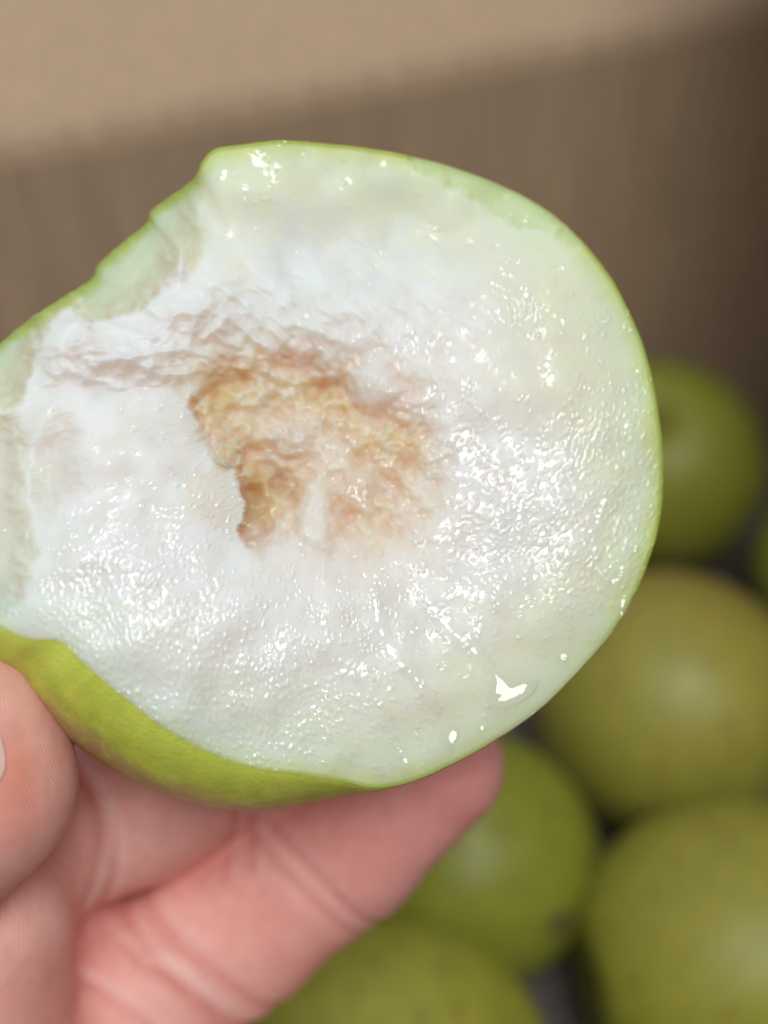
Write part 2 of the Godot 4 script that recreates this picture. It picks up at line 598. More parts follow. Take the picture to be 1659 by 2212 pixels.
	h -= sstep(-8.0, 60.0, d_low) * 1.2
	h -= f.shelf * 0.9
	h -= f.fresh * 0.45
	return h

# share of the surface that is covered with wet grains, 0..1
func wetness(px: float, py: float) -> float:
	var w := 1.0 * gauss(px, py, 300, 1450, 190, 150) + 0.9 * gauss(px, py, 560, 1560, 210, 80) + 0.75 * gauss(px, py, 260, 1230, 110, 110)
	w += 0.9 * gauss(px, py, 1300, 990, 80, 150) + 0.7 * gauss(px, py, 1240, 1180, 70, 130) + 0.9 * gauss(px, py, 1385, 1130, 30, 160)
	w += 0.7 * gauss(px, py, 1060, 1120, 80, 130) + 0.7 * gauss(px, py, 1120, 640, 70, 60) + 0.6 * gauss(px, py, 1300, 690, 40, 30)
	w += 0.3 * gauss(px, py, 570, 370, 60, 50) + 0.6 * gauss(px, py, 950, 930, 90, 80) + 0.4 * gauss(px, py, 380, 830, 90, 60)
	w += 0.5 * gauss(px, py, 460, 1050, 60, 60) + 0.45 * gauss(px, py, 800, 1330, 200, 120) + 0.4 * gauss(px, py, 380, 930, 60, 40)
	w += 0.9 * gauss(px, py, 770, 1000, 110, 90) + 0.5 * gauss(px, py, 640, 900, 60, 50) + 0.6 * gauss(px, py, 790, 740, 90, 30) + 0.5 * gauss(px, py, 480, 1080, 40, 70)
	return clampf(w + 0.06, 0.0, 1.0)

# where juice stands on the flesh (red channel), over the face of the fruit: 70 x 80 mm to the map
func wet_map() -> ImageTexture:
	var w := 420
	var h := 480
	var im := Image.create(w, h, false, Image.FORMAT_L8)
	var soft := PackedFloat32Array()
	var cw := 71
	var ch := 81
	for j in ch:
		for i in cw:
			soft.append(wetness(i * 28.81 - 300.0, j * 28.81 + 100.0))
	for y in h:
		for x in w:
			var mx := x * 70.0 / w
			var my := y * 80.0 / h
			var k := int(my) * cw + int(mx)
			var fx := mx - floorf(mx)
			var fy := my - floorf(my)
			var wet := lerpf(lerpf(soft[k], soft[k + 1], fx), lerpf(soft[k + cw], soft[k + cw + 1], fx), fy)
			var v := 0.06 + 0.94 * wet_patch(wet, mx, my)
			im.set_pixel(x, y, Color(v, v, v))
	return ImageTexture.create_from_image(im)

func wet_patch(wet: float, mx: float, my: float) -> float:
	var q := n_patch.get_noise_2d(mx * 1.4, my * 1.4) + 0.6 * n_jag.get_noise_2d(mx * 1.3, my * 1.3)
	return sstep(-0.05, 0.22, wet - 0.48 + 0.75 * q)

func full_height(px: float, py: float, f: Mix) -> float:
	var x := px / 28.81
	var y := py / 28.81
	var h := face_height(px, py, f)
	var w := 0.25 * wetness(px, py) + 0.75 * wet_patch(wetness(px, py), x + 300.0 / 28.81, y - 100.0 / 28.81)
	# wet grains a little longer down the slope than across
	h += w * 0.19 * pow(maxf(0.0, n_wet.get_noise_2d(x * 1.15 + y * 0.2, y * 0.7) + 0.06), 1.25)
	h += (0.006 + 0.008 * w + 0.02 * f.deep) * n_fine.get_noise_2d(x, y)
	return h

func face_color(px: float, py: float, edge_mm: float, f: Mix) -> Color:
	var x := px / 28.81
	var y := py / 28.81
	var m := n_col.get_noise_2d(x, y)
	var jag := n_jag.get_noise_2d(x * 0.8, y * 0.8)
	var white := Color(0.825, 0.825, 0.81)
	var pale := Color(0.77, 0.765, 0.57)
	var rind := Color(0.74, 0.71, 0.22)
	var tan_ := Color(0.82, 0.68, 0.55)
	var orange := Color(0.74, 0.52, 0.26)
	var c := white
	# whiter and glassier flesh in streaks that run out from the core
	var ang := atan2(py - 960.0, px - 720.0)
	var st := n_strand.get_noise_3d(cos(ang) * 5.0, sin(ang) * 5.0, Vector2(px - 720.0, py - 960.0).length() / 170.0)
	c = c.lerp(Color(0.70, 0.71, 0.65), clampf(0.30 + 0.9 * st + 0.6 * m, 0.0, 1.0) * 0.7)
	# greener towards the skin
	var less := gauss(px, py, 250, 1450, 330, 260)
	var torn_side := sstep(520.0, 440.0, px) * sstep(1340.0, 1290.0, py) * sstep(400.0, 560.0, py)
	less = maxf(less, torn_side * (1.0 - clampf(f.wall + f.low, 0.0, 1.0)) * 1.3)
	c = c.lerp(pale, (1.0 - 0.7 * less) * sstep(10.5, 1.5, edge_mm + 2.6 * m))
	c = c.lerp(rind, (0.8 - 0.6 * less) * sstep(1.9, 0.1, edge_mm + 0.5 * m))
	c = c.lerp(Color(0.52, 0.58, 0.07), 0.9 * sstep(0.4, 0.12, edge_mm) * (1.0 - 0.7 * less))
	# watery, greener flesh right and below, and in the bite walls
	c = c.lerp(Color(0.72, 0.72, 0.56), 0.6 * gauss(px, py, 1130, 1480, 260, 130))
	c = c.lerp(Color(0.70, 0.70, 0.52), 0.6 * gauss(px, py, 1180, 780, 110, 120))
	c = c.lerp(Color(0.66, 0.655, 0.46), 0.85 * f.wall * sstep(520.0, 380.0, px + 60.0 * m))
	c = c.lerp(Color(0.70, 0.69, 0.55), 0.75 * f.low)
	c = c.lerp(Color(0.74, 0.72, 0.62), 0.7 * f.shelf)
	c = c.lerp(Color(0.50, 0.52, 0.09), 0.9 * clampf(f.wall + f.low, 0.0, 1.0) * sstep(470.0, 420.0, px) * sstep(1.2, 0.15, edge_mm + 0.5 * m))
	c = c.lerp(Color(0.66, 0.72, 0.36), 0.65 * f.fresh)
	# the core: a wide tan halo, then orange where it is deepest
	var halo := clampf(1.0 * gauss(px, py, 730, 960, 210, 180) + 0.8 * gauss(px, py, 820, 1140, 110, 80) + 0.25 * m - 0.12, 0.0, 1.0)
	c = c.lerp(Color(0.78, 0.69, 0.59), halo * 0.85)
	var k := clampf(f.core * (0.72 + 0.6 * m + 0.3 * jag), 0.0, 1.0)
	c = c.lerp(tan_, k)
	var o := 0.9 * gauss(px, py, 530, 820, 70, 55) + 0.9 * gauss(px, py, 700, 850, 60, 45) + 1.1 * gauss(px, py, 560, 1060, 55, 65) + 0.9 * gauss(px, py, 850, 950, 75, 60) + 0.7 * gauss(px, py, 760, 1130, 60, 60) + 0.5 * gauss(px, py, 470, 880, 40, 40)
	c = c.lerp(orange, clampf(o * (0.62 + 0.5 * jag + 0.5 * m), 0.0, 1.0) * f.core)
	c = c.lerp(Color(0.70, 0.52, 0.22), 0.45 * gauss(px, py, 460, 840, 60, 60))
	c = c.lerp(Color(0.58, 0.34, 0.13), 0.75 * gauss(px, py, 552, 1090, 26, 55) * (1.0 - f.flake))
	c = c.lerp(Color(0.56, 0.31, 0.12), 0.6 * gauss(px, py, 600, 1050, 40, 25) * (1.0 - f.flake))
	# paler flakes standing in it
	c = c.lerp(Color(0.74, 0.68, 0.66), 0.7 * f.petal)
	c = c.lerp(Color(0.77, 0.73, 0.68), 0.65 * f.lobe)
	c = c.lerp(Color(0.72, 0.61, 0.55), 0.75 * f.tuft)
	c = c.lerp(Color(0.70, 0.52, 0.44), 0.7 * f.pad)
	c = c.lerp(Color(0.78, 0.74, 0.64), 0.9 * f.flake)
	c = c.lerp(Color(0.70, 0.58, 0.38), 0.85 * f.chip)
	c = c.lerp(Color(0.72, 0.58, 0.40), 0.9 * gauss(px, py, 538, 930, 16, 15))
	return c

func build_bitten() -> void:
	setup_face()
	var at := Transform3D(camera_frame.basis, camera_frame * Vector3(0, 0, -FD))
	var o := thing("bitten_jujube", "bitten jujube with wet white flesh and brown core, held up by the hand", "jujube", at)
	var flesh := StandardMaterial3D.new()
	flesh.vertex_color_use_as_albedo = true
	flesh.roughness = 0.5
	flesh.metallic_specular = 0.3
	flesh.clearcoat_enabled = true
	flesh.clearcoat = 1.0
	flesh.clearcoat_roughness = 0.06
	flesh.clearcoat_texture = wet_map()
	flesh.subsurf_scatter_enabled = true
	flesh.subsurf_scatter_strength = 0.6

	var cols := 1012
	var rows := 215
	var n := rim.size()
	var cx := 770.0
	var cy := 1010.0
	var v := PackedVector3Array()
	var c := PackedColorArray()
	var uv := PackedVector2Array()
	var rims := PackedVector3Array()
	var bulges := PackedFloat32Array()
	# even steps along the rim
	var dense := []
	var length := [0.0]
	for i in n * 12 + 1:
		dense.append(spline(rim, i / 12.0, true))
		if i:
			length.append(length[-1] + Vector2(dense[i].x - dense[i - 1].x, dense[i].y - dense[i - 1].y).length())
	var seg := 0
	for j in cols:
		var want: float = length[-1] * j / cols
		while length[seg + 1] < want:
			seg += 1
		var t: float = (seg + (want - length[seg]) / (length[seg + 1] - length[seg])) / 12.0
		var r := spline(rim, t, true)
		var tear := sstep(-2.2, -4.0, r.z)
		var jx := n_jag.get_noise_2d(r.x / 45.0, r.y / 45.0)
		var q := Vector2(cx - r.x, cy - r.y).normalized() * (jx * (2.0 + 6.0 * tear))
		rims.append(Vector3(r.x + q.x * 0.5, r.y + q.y * 0.5, r.z))
		bulges.append(spline(bulge, t, true).x)
	var chunks := 44
	var each := cols / chunks
	var made := []
	made.resize(chunks)
	var lock := Mutex.new()
	var work := func(chunk: int) -> void:
		var f := Mix.new()
		var cv := PackedVector3Array()
		var cc := PackedColorArray()
		var cu := PackedVector2Array()
		for j in range(chunk * each, (chunk + 1) * each):
			var r := rims[j]
			var radius := Vector2(r.x - cx, r.y - cy).length() / 28.81
			for i in rows:
				var s := float(i) / (rows - 1)
				s = minf(s * (1.25 - 0.25 * s), 1.0)
				var px := lerpf(cx, r.x, s)
				var py := lerpf(cy, r.y, s)
				var z := tilt(px, py) + r.z * pow(s, 7.0) + full_height(px, py, f)
				cv.append(loc(px, py, z))
				cu.append(Vector2((px + 300.0) / 28.81 / 70.0, (py - 100.0) / 28.81 / 80.0))
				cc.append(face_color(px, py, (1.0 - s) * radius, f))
		lock.lock()
		made[chunk] = [cv, cc, cu]
		lock.unlock()
	var group := WorkerThreadPool.add_group_task(work, chunks)
	WorkerThreadPool.wait_for_group_task_completion(group)
	for m in made:
		v.append_array(m[0])
		c.append_array(m[1])
		uv.append_array(m[2])
	for j in cols:
		rims[j].z = v[j * rows + rows - 1].z / MM
	var idx := grid_index(cols, rows, false)
	for i in rows - 1:   # close the ring
		var a := (cols - 1) * rows + i
		idx.append_array([a, a + 1, i, a + 1, i + 1, i])
	part("flesh", arrays_mesh(v, smooth_normals(v, idx), idx, c, uv), flesh, o)

	# the skin, from the rim round the back
	var sk := PackedVector3Array()
	var sc := PackedColorArray()
	var srows := 70
	var scols := 506
	var mott := noise(41, 3.0, 4)
	var long_ := noise(42, 1.0, 3)
	var lime := Color(0.58, 0.66, 0.085)
	var dark := Color(0.36, 0.45, 0.045)
	var russet := Color(0.48, 0.33, 0.16)
	var pole := loc(700, 1060, -34.0)
	for i in srows:
		var t := float(i) / (srows - 1)
		t = pow(t, 1.35)
		for j in scols:
			var r := rims[j * 2]
			var b := bulges[j * 2]
			var p0 := loc(r.x, r.y, r.z)
			var out := Vector3(p0.x - pole.x, p0.y - pole.y, 0.0).normalized()
			var sx := 0.5
			var back := 10.0
			var p1 := p0 + out * (b * 2.0 - 0.3) * MM * sx * 2.0 + Vector3(0, 0, -back * MM)
			var p2 := pole + out * 17.0 * MM
			p2.z = maxf(p2.z, pole.z)
			var u := 1.0 - t
			var p := p0 * u * u * u + p1 * 3.0 * u * u * t + p2 * 3.0 * u * t * t + pole * t * t * t
			# a rounded lip: the peel stands a hair proud of the flesh
			p += out * 0.12 * MM * sstep(0.0, 0.012, t)
			sk.append(p)
			var q := p * 1000.0
			var m := mott.get_noise_3dv(q)
			var l := long_.get_noise_3d(q.x * 0.35 + q.y * 0.2, q.y * 1.3, q.z)
			var col := lime.lerp(dark, clampf(0.35 + 0.8 * m + 0.4 * l, 0.0, 1.0))
			col = col.lerp(Color(0.68, 0.76, 0.12), 0.6 * sstep(0.09, 0.0, t))
			var rus := sstep(0.07, 0.13, t + 0.04 * m) * sstep(-4.0, -13.0, p.x * 1000.0 + 5.0 * m) * sstep(0.0, -6.0, p.y * 1000.0)
			col = col.lerp(russet, clampf(rus * (0.8 + 0.9 * l), 0.0, 0.9))
			sc.append(col)
	var si := grid_index(srows, scols, true)
	var peel := skin_material()
	peel.roughness = 0.4
	part("skin", arrays_mesh(sk, smooth_normals(sk, si), si, sc), peel, o)
	build_juice(o)

func close_up(cxy: Array) -> Array:   # points noted in an enlarged view of the lower right
	var out := []
	for k in range(0, cxy.size(), 2):
		out.append(Vector3(713.2 + cxy[k] * 0.46296, 987.5 + cxy[k + 1] * 0.46296, 0))
	return out

func build_juice(o: Node3D) -> void:
	var m := StandardMaterial3D.new()
	m.transparency = BaseMaterial3D.TRANSPARENCY_ALPHA
	m.albedo_color = Color(1, 1, 1, 0.02)
	m.roughness = 0.03
	m.metallic_specular = 0.6
	var runs := [
		[7, [160, 540, 190, 600, 220, 660, 235, 760, 260, 850, 300, 920, 350, 980, 400, 1030, 440, 1100, 480, 1150, 530, 1190]],
		[8, [310, 590, 380, 630, 450, 670, 500, 740, 560, 810, 600, 840, 650, 880, 700, 930, 760, 1000]],
		[6, [735, 65, 690, 80, 665, 160, 650, 210, 645, 290]],
		[7, [785, 80, 810, 140, 825, 170, 800, 250, 785, 290, 790, 330, 760, 380, 735, 400, 720, 440, 735, 500, 710, 545]],
		[6, [975, 90, 955, 150, 915, 190, 895, 240, 890, 300, 870, 350]],
		[5, [620, 345, 570, 380, 550, 410]],
		[6, [1390, 130, 1330, 190, 1290, 250, 1250, 330, 1200, 360, 1180, 400]],
		[5, [1270, 390, 1240, 460, 1215, 510, 1205, 570]],
		[7, [1380, 500, 1370, 570, 1330, 610, 1315, 660]],
		[6, [1385, 640, 1370, 700, 1360, 755]],
		[6, [265, 1180, 275, 1240, 270, 1290]],
		[6, [310, 1350, 345, 1410, 370, 1500]],
		[6, [780, 540, 790, 600, 770, 650, 800, 700, 830, 760]],
	]
	for r in runs:
		part("juice_run", run_mesh(close_up(r[1]), r[0] * 3.0), m, o)
	var beads := part("juice_beads", bead_mesh(210), m, o)
	beads.set_meta("kind", "stuff")
	part("juice_drop", drop_mesh(close_up([745, 985, 790, 1015, 825, 1058, 880, 1072, 930, 1042, 985, 1032, 968, 1088, 922, 1135, 860, 1172, 800, 1186, 742, 1165, 733, 1110, 742, 1040]), 0.55), m, o)
	part("juice_drop", drop_mesh(close_up([540, 1290, 575, 1245, 605, 1270, 600, 1320, 582, 1335, 575, 1368, 548, 1345, 538, 1318]), 0.3), m, o)
	part("juice_drop", drop_mesh(close_up([1068, 910, 1095, 905, 1120, 925, 1115, 955, 1085, 958, 1066, 940]), 0.25), m, o)
	part("juice_drop", drop_mesh(close_up([690, 1262, 697, 1248, 710, 1243, 723, 1250, 727, 1264, 720, 1277, 707, 1281, 694, 1275]), 0.25), m, o)

# small beads of juice, most where the flesh is wettest, a little longer downwards
func bead_mesh(count: int) -> ArrayMesh:
	var v := PackedVector3Array()
	var idx := PackedInt32Array()
	var cols := 12
	var rows := 5
	var tries := 0
	while count > 0 and tries < 6000:
		tries += 1
		var px := rng.randf_range(80.0, 1420.0)
		var py := rng.randf_range(420.0, 1690.0)
		if Vector2(px - 770.0, (py - 1010.0) * 0.98).length() > 630.0 or rng.randf() > wetness(px, py) * 0.9:
			continue
		count -= 1
		var r := rng.randf_range(5.0, 13.0)
		var long_ := rng.randf_range(1.0, 2.6)
		var turn := rng.randf_range(-0.5, 0.5) - (px - 770.0) / 1500.0
		var first := v.size()
		var wob := rng.randf_range(0.0, TAU)
		for i in rows:
			var s := float(i) / (rows - 1)
			for j in cols:
				var a := TAU * j / cols
				var q := Vector2(cos(a), sin(a) * long_) * r * s * (1.0 + 0.25 * sin(a * 2.0 + wob) + 0.15 * sin(a * 3.0 - wob))
				q = q.rotated(turn)
				v.append(on_face(px + q.x, py + q.y, 0.05 + r / 28.81 * 0.42 * (1.0 - s * s) - 0.05 * s))
		for k in grid_index(rows, cols, true):
			idx.append(first + k)
	var n := smooth_normals(v, idx)
	if n[cols].z < 0.0:
		for k in range(0, idx.size(), 3):
			var t := idx[k + 1]
			idx[k + 1] = idx[k + 2]
			idx[k + 2] = t
		n = smooth_normals(v, idx)
	return arrays_mesh(v, n, idx)

func on_face(px: float, py: float, above: float) -> Vector3:
	return loc(px, py, tilt(px, py) + face_height(px, py, Mix.new()) + above)

func run_mesh(p: Array, wide: float) -> ArrayMesh:
	var steps := (p.size() - 1) * 7 + 1
	var across := 9
	var v := PackedVector3Array()
	for i in steps:
		var t := float(i) / (steps - 1)
		var a := spline(p, t * (p.size() - 1) * 0.9999, false)
		var b := spline(p, minf(t + 0.01, 1.0) * (p.size() - 1) * 0.9999, false)
		var c := spline(p, maxf(t - 0.01, 0.0) * (p.size() - 1) * 0.9999, false)
		var side := Vector2(b.y - c.y, c.x - b.x).normalized()
		var w := wide * (0.35 + 0.65 * pow(sin(PI * clampf(t, 0.02, 0.98)), 0.5)) * (1.0 + 0.5 * n_warp.get_noise_2d(a.x / 12.0, a.y / 12.0))
		for j in across:
			var s := 2.0 * j / (across - 1) - 1.0
			v.append(on_face(a.x + side.x * s * w, a.y + side.y * s * w, 0.04 + w / 28.81 * 0.30 * (1.0 - s * s) + (1.0 - s * s) * 0.09 * n_jag.get_noise_2d(a.x / 24.0, a.y / 24.0)))
	var idx := grid_index(steps, across, false, true)
	var n := smooth_normals(v, idx)
	if n[v.size() / 2].z < 0.0:
		idx = grid_index(steps, across, false)
		n = smooth_normals(v, idx)
	return arrays_mesh(v, n, idx)

func drop_mesh(p: Array, high: float) -> ArrayMesh:
	var mid := Vector2.ZERO
	for q in p:
		mid += Vector2(q.x, q.y) / p.size()
	var cols := p.size() * 5
	var rows := 14
	var base := 0.0
	for q in p:
		base += face_height(q.x, q.y, Mix.new()) / p.size()
	var v := PackedVector3Array()
	for i in rows:
		var s := float(i) / (rows - 1)
		for j in cols:
			var q := spline(p, j / 5.0, true)
			var a := mid.lerp(Vector2(q.x, q.y), s)
			# heavier at its lower end, where it is about to run off
			var fat := maxf(high * 0.35, high + (0.16 * (a.x - mid.x) + 0.16 * (a.y - mid.y)) / 28.81)
			v.append(loc(a.x, a.y, tilt(a.x, a.y) + base + 0.12 + fat * pow(maxf(0.0, 1.0 - pow(s, 6.0)), 0.6) + 0.05 * n_warp.get_noise_2d(a.x / 26.0, a.y / 20.0) - 0.3 * pow(s, 8.0)))
	var idx := grid_index(rows, cols, true)
	var n := smooth_normals(v, idx)
	if n[cols * 3].z < 0.0:
		idx = grid_index(rows, cols, true, true)
		n = smooth_normals(v, idx)
	return arrays_mesh(v, n, idx)

# ------------------------------------------------------------------ the hand
# bones: from, to (photo pixels and millimetres), radii, chain
var bones := []
var thumb_bone := 0
var grooves := []
func groove(chain: int, at: Vector3, to: Vector3, deep: float, bend := 0.0, wide := 0.35) -> void:
	var p := loc(at.x, at.y, at.z) * 1000.0
	var dir := (loc(to.x, to.y, to.z) * 1000.0 - p).normalized()
	var palm := Vector3(0, 0, 1)
	palm = (palm - dir * dir.dot(palm)).normalized()
	grooves.append({"c": chain, "p": p, "dir": dir, "palm": palm, "side": palm.cross(dir), "deep": deep, "bend": bend, "wide": wide})

const CELL := 0.6
var bone_mid := PackedVector3Array()
var bone_reach := PackedFloat32Array()

func bone(chain: int, a: Vector3, b: Vector3, ra: float, rb: float, pad := 0.0, creases := []) -> void:
	var p := loc(a.x, a.y, a.z) * 1000.0
	var q := loc(b.x, b.y, b.z) * 1000.0
	var d := q - p
	# palm side of a bone: towards the lens, square to the bone
	var palm := Vector3(0, 0, 1)
	palm = (palm - d.normalized() * d.normalized().dot(palm)).normalized()
	bone_mid.append((p + q) / 2.0)
	bone_reach.append(pow(d.length() / 2.0 + maxf(ra, rb) + 5.5, 2.0))
	bones.append({"c": chain, "a": p, "d": d, "l2": d.length_squared(), "len": d.length(), "ra": ra, "rb": rb, "pad": pad, "creases": creases, "palm": palm})

func smin(a: float, b: float, k: float) -> float:
	var h := maxf(k - absf(a - b), 0.0) / k
	return minf(a, b) - h * h * k * 0.25

var chain_k := [3.0, 3.0, 3.0, 3.0, 3.0, 9.0]
func hand_sdf(p: Vector3) -> float:
	var per := [99.0, 99.0, 99.0, 99.0, 99.0, 99.0]
	for bi in bones.size():
		if (p - bone_mid[bi]).length_squared() > bone_reach[bi]:
			continue
		var b: Dictionary = bones[bi]
		var ap: Vector3 = p - b.a
		var t: float = ap.dot(b.d) / b.l2
		var tc := clampf(t, 0.0, 1.0)
		var off: Vector3 = ap - b.d * tc
		var dist := off.length()
		var r: float = lerpf(b.ra, b.rb, tc)
		if dist > r + 8.0:
			per[b.c] = minf(per[b.c], dist - r)
			continue
		var facing: float = off.dot(b.palm) / maxf(dist, 0.001)
		if b.pad != 0.0:
			r += b.pad * sin(PI * tc) * maxf(0.0, facing)
		per[b.c] = smin(per[b.c], dist - r, chain_k[b.c])
	for g in grooves:
		var rel: Vector3 = p - g.p
		if rel.length_squared() > 150.0:
			continue
		var along: float = rel.dot(g.dir) + g.bend * rel.dot(g.side) + 0.03 * pow(rel.dot(g.side), 2.0)
		per[g.c] += g.deep * exp(-along * along / g.wide) * sstep(-1.0, 4.0, rel.dot(g.palm))
	var fingers := smin(per[0], per[1], 0.2)
	fingers = smin(fingers, per[2], 0.7)
	var d := smin(fingers, per[5], 3.0)
	d = smin(d, per[3], 3.0)
	return smin(d, per[4], 1.5)

func build_hand() -> void:
	# 0 index, 1 middle, 2 ring, 3 ball of the thumb, 4 thumb, 5 palm
	bone(0, Vector3(-60, 1835, -20), Vector3(303, 1695, -27), 9.2, 8.5, 0.8)
	bone(0, Vector3(303, 1695, -27), Vector3(570, 1578, -30), 8.5, 7.8, 0.6)
	bone(0, Vector3(570, 1578, -30), Vector3(800, 1490, -31), 7.8, 6.6, 0.6)
	bone(1, Vector3(80, 2310, -25), Vector3(505, 1996, -33), 9.4, 8.2, 0.9)
	bone(1, Vector3(505, 1996, -33), Vector3(728, 1822, -30), 8.2, 7.8, 0.6)
	bone(1, Vector3(728, 1822, -30), Vector3(945, 1655, -26), 7.8, 6.3, 0.7)
	groove(1, Vector3(742, 1810, -30), Vector3(960, 1645, -26), 0.55, 0.05)
	groove(1, Vector3(700, 1843, -30), Vector3(900, 1690, -27), 0.35, 0.12)
	groove(1, Vector3(520, 1984, -33), Vector3(740, 1814, -30), 0.5, 0.1)
	groove(1, Vector3(478, 2016, -33), Vector3(700, 1845, -30), 0.4, 0.0)
	groove(1, Vector3(455, 2034, -32), Vector3(680, 1860, -30), 0.2, 0.2, 0.2)
	groove(1, Vector3(290, 2150, -29), Vector3(500, 2000, -32), 0.25, 0.3)
	groove(0, Vector3(500, 1610, -29), Vector3(640, 1550, -30), 0.5, 0.1)
	groove(0, Vector3(462, 1628, -28), Vector3(600, 1566, -30), 0.4, 0.0)
	groove(0, Vector3(170, 1746, -23), Vector3(300, 1695, -26), 0.4, 0.1)
	groove(0, Vector3(135, 1760, -22), Vector3(270, 1705, -26), 0.35, -0.1)
	groove(5, Vector3(60, 2080, -24), Vector3(200, 1990, -26), 0.4, 0.0)
	bone(2, Vector3(130, 2640, -24), Vector3(540, 2520, -32), 9.2, 8.0)
	bone(2, Vector3(540, 2520, -32), Vector3(740, 2470, -28), 8.0, 7.0)
	bone(5, Vector3(-480, 2620, -28), Vector3(-1100, 3050, -30), 15.0, 17.0)
	bone(5, Vector3(-420, 2800, -30), Vector3(-1100, 3100, -32), 13.0, 17.0)
	thumb_bone = bones.size()
	bone(4, Vector3(-84, 1566, 0.5), Vector3(-72, 1690, 0), 6.9, 7.5, 0.3)
	bone(4, Vector3(-72, 1690, 0), Vector3(-330, 2000, -8), 7.5, 8.6)
	bone(4, Vector3(-330, 2000, -8), Vector3(-560, 2500, -18), 9.0, 12.0)
	bone(3, Vector3(-60, 1990, -12), Vector3(-40, 2300, -17), 7.6, 8.4)
	bone(3, Vector3(-60, 1990, -12), Vector3(-300, 2500, -17), 7.6, 12.0)
	bone(5, Vector3(-60, 1850, -22), Vector3(-600, 2420, -28), 9.2, 12.0)
	bone(5, Vector3(70, 2310, -24), Vector3(-520, 2640, -30), 9.4, 12.0)
	bone(5, Vector3(130, 2640, -24), Vector3(-400, 2900, -30), 9.4, 12.0)

	bone(5, Vector3(190, 1985, -36), Vector3(-100, 2120, -30), 7.0, 9.0)
	var lo := Vector3(-88, -96, -56)
	var hi := Vector3(16, -8, 12)
	var nx := int((hi.x - lo.x) / CELL) + 1
	var ny := int((hi.y - lo.y) / CELL) + 1
	var nz := int((hi.z - lo.z) / CELL) + 1
	var val := PackedFloat32Array()
	val.resize(nx * ny * nz)
	val.fill(99.0)
	var near := PackedByteArray()
	var blk := 4
	var bx := nx / blk + 1
	var by := ny / blk + 1
	var bz := nz / blk + 1
	near.resize(bx * by * bz)
	var made := []
	made.resize(bz)
	var lock := Mutex.new()
	var work := func(k: int) -> void:
		var vals := PackedFloat32Array()
		vals.resize(nx * ny * blk)
		vals.fill(99.0)
		var nears := PackedByteArray()
		nears.resize(bx * by)
		for j in by:
			for i in bx:
				var d := hand_sdf(lo + Vector3(i + 0.5, j + 0.5, k + 0.5) * CELL * blk)
				var far := absf(d) > CELL * blk * 1.1 + 0.6
				if far and d > 0.0:
					continue
				if not far:
					nears[j * bx + i] = 1
				for kk in blk:
					for jj in range(j * blk, mini(j * blk + blk, ny)):
						for ii in range(i * blk, mini(i * blk + blk, nx)):
							vals[(kk * ny + jj) * nx + ii] = -99.0 if far else hand_sdf(lo + Vector3(ii, jj, k * blk + kk) * CELL)
		lock.lock()
		made[k] = [vals, nears]
		lock.unlock()
	WorkerThreadPool.wait_for_group_task_completion(WorkerThreadPool.add_group_task(work, bz))
	val.clear()
	near.clear()
	for m in made:
		val.append_array(m[0])
		near.append_array(m[1])
	# surface nets
	var id := PackedInt32Array()
	id.resize(nx * ny * nz)
	id.fill(-1)
	var v := PackedVector3Array()
	var corner := [0, 1, nx, nx + 1, nx * ny, nx * ny + 1, nx * ny + nx, nx * ny + nx + 1]
	var cpos := [Vector3(0, 0, 0), Vector3(1, 0, 0), Vector3(0, 1, 0), Vector3(1, 1, 0), Vector3(0, 0, 1), Vector3(1, 0, 1), Vector3(0, 1, 1), Vector3(1, 1, 1)]
	var edges := [[0, 1], [2, 3], [4, 5], [6, 7], [0, 2], [1, 3], [4, 6], [5, 7], [0, 4], [1, 5], [2, 6], [3, 7]]
	for k in nz - 1:
		for j in ny - 1:
			for i in nx - 1:
				if near[((k / blk) * by + j / blk) * bx + i / blk] == 0 and near[(((k + 1) / blk) * by + (j + 1) / blk) * bx + (i + 1) / blk] == 0:
					continue
				var at := (k * ny + j) * nx + i
				var inside := 0
				for q in 8:
					if val[at + corner[q]] < 0.0:
						inside += 1
				if inside == 0 or inside == 8:
					continue
				var sum := Vector3.ZERO
				var count := 0
				for ed in edges:
					var a := val[at + corner[ed[0]]]
					var b := val[at + corner[ed[1]]]
					if (a < 0.0) != (b < 0.0):
						sum += (cpos[ed[0]] as Vector3).lerp(cpos[ed[1]], clampf(a / (a - b), 0.0, 1.0))
						count += 1
				id[at] = v.size()
				v.append(lo + (Vector3(i, j, k) + sum / count) * CELL)
	var idx := PackedInt32Array()
	var strides := [1, nx, nx * ny]
	for k in range(1, nz - 1):
		for j in range(1, ny - 1):
			for i in range(1, nx - 1):
				var at := (k * ny + j) * nx + i
				if id[at] < 0:
					continue
				for ax in 3:
					var a := val[at]
					var b := val[at + strides[ax]]
					if (a < 0.0) == (b < 0.0):
						continue
					var u: int = strides[(ax + 1) % 3]
					var w: int = strides[(ax + 2) % 3]
					var q := [id[at], id[at - u], id[at - u - w], id[at - w]]
					if q.min() < 0:
						continue
					if a < 0.0:
						idx.append_array([q[0], q[2], q[1], q[0], q[3], q[2]])
					else:
						idx.append_array([q[0], q[1], q[2], q[0], q[2], q[3]])
	# push on to the surface, normals, colours, and a print coordinate along and around each bone
	var n := PackedVector3Array()
	var c := PackedColorArray()
	var uv := PackedVector2Array()
	var blotch := noise(51, 9.0, 3)
	var spot := noise(52, 1.6, 3)
	var h := 0.25
	var nail_side := loc(46, 1650, 6.5) * 1000.0
	var tips := [loc(945, 1655, -20) * 1000.0, loc(720, 1815, -22) * 1000.0, loc(480, 1985, -24) * 1000.0, loc(60, 1480, 4) * 1000.0]
	var per := v.size() / 24 + 1
	var done := []
	done.resize(24)
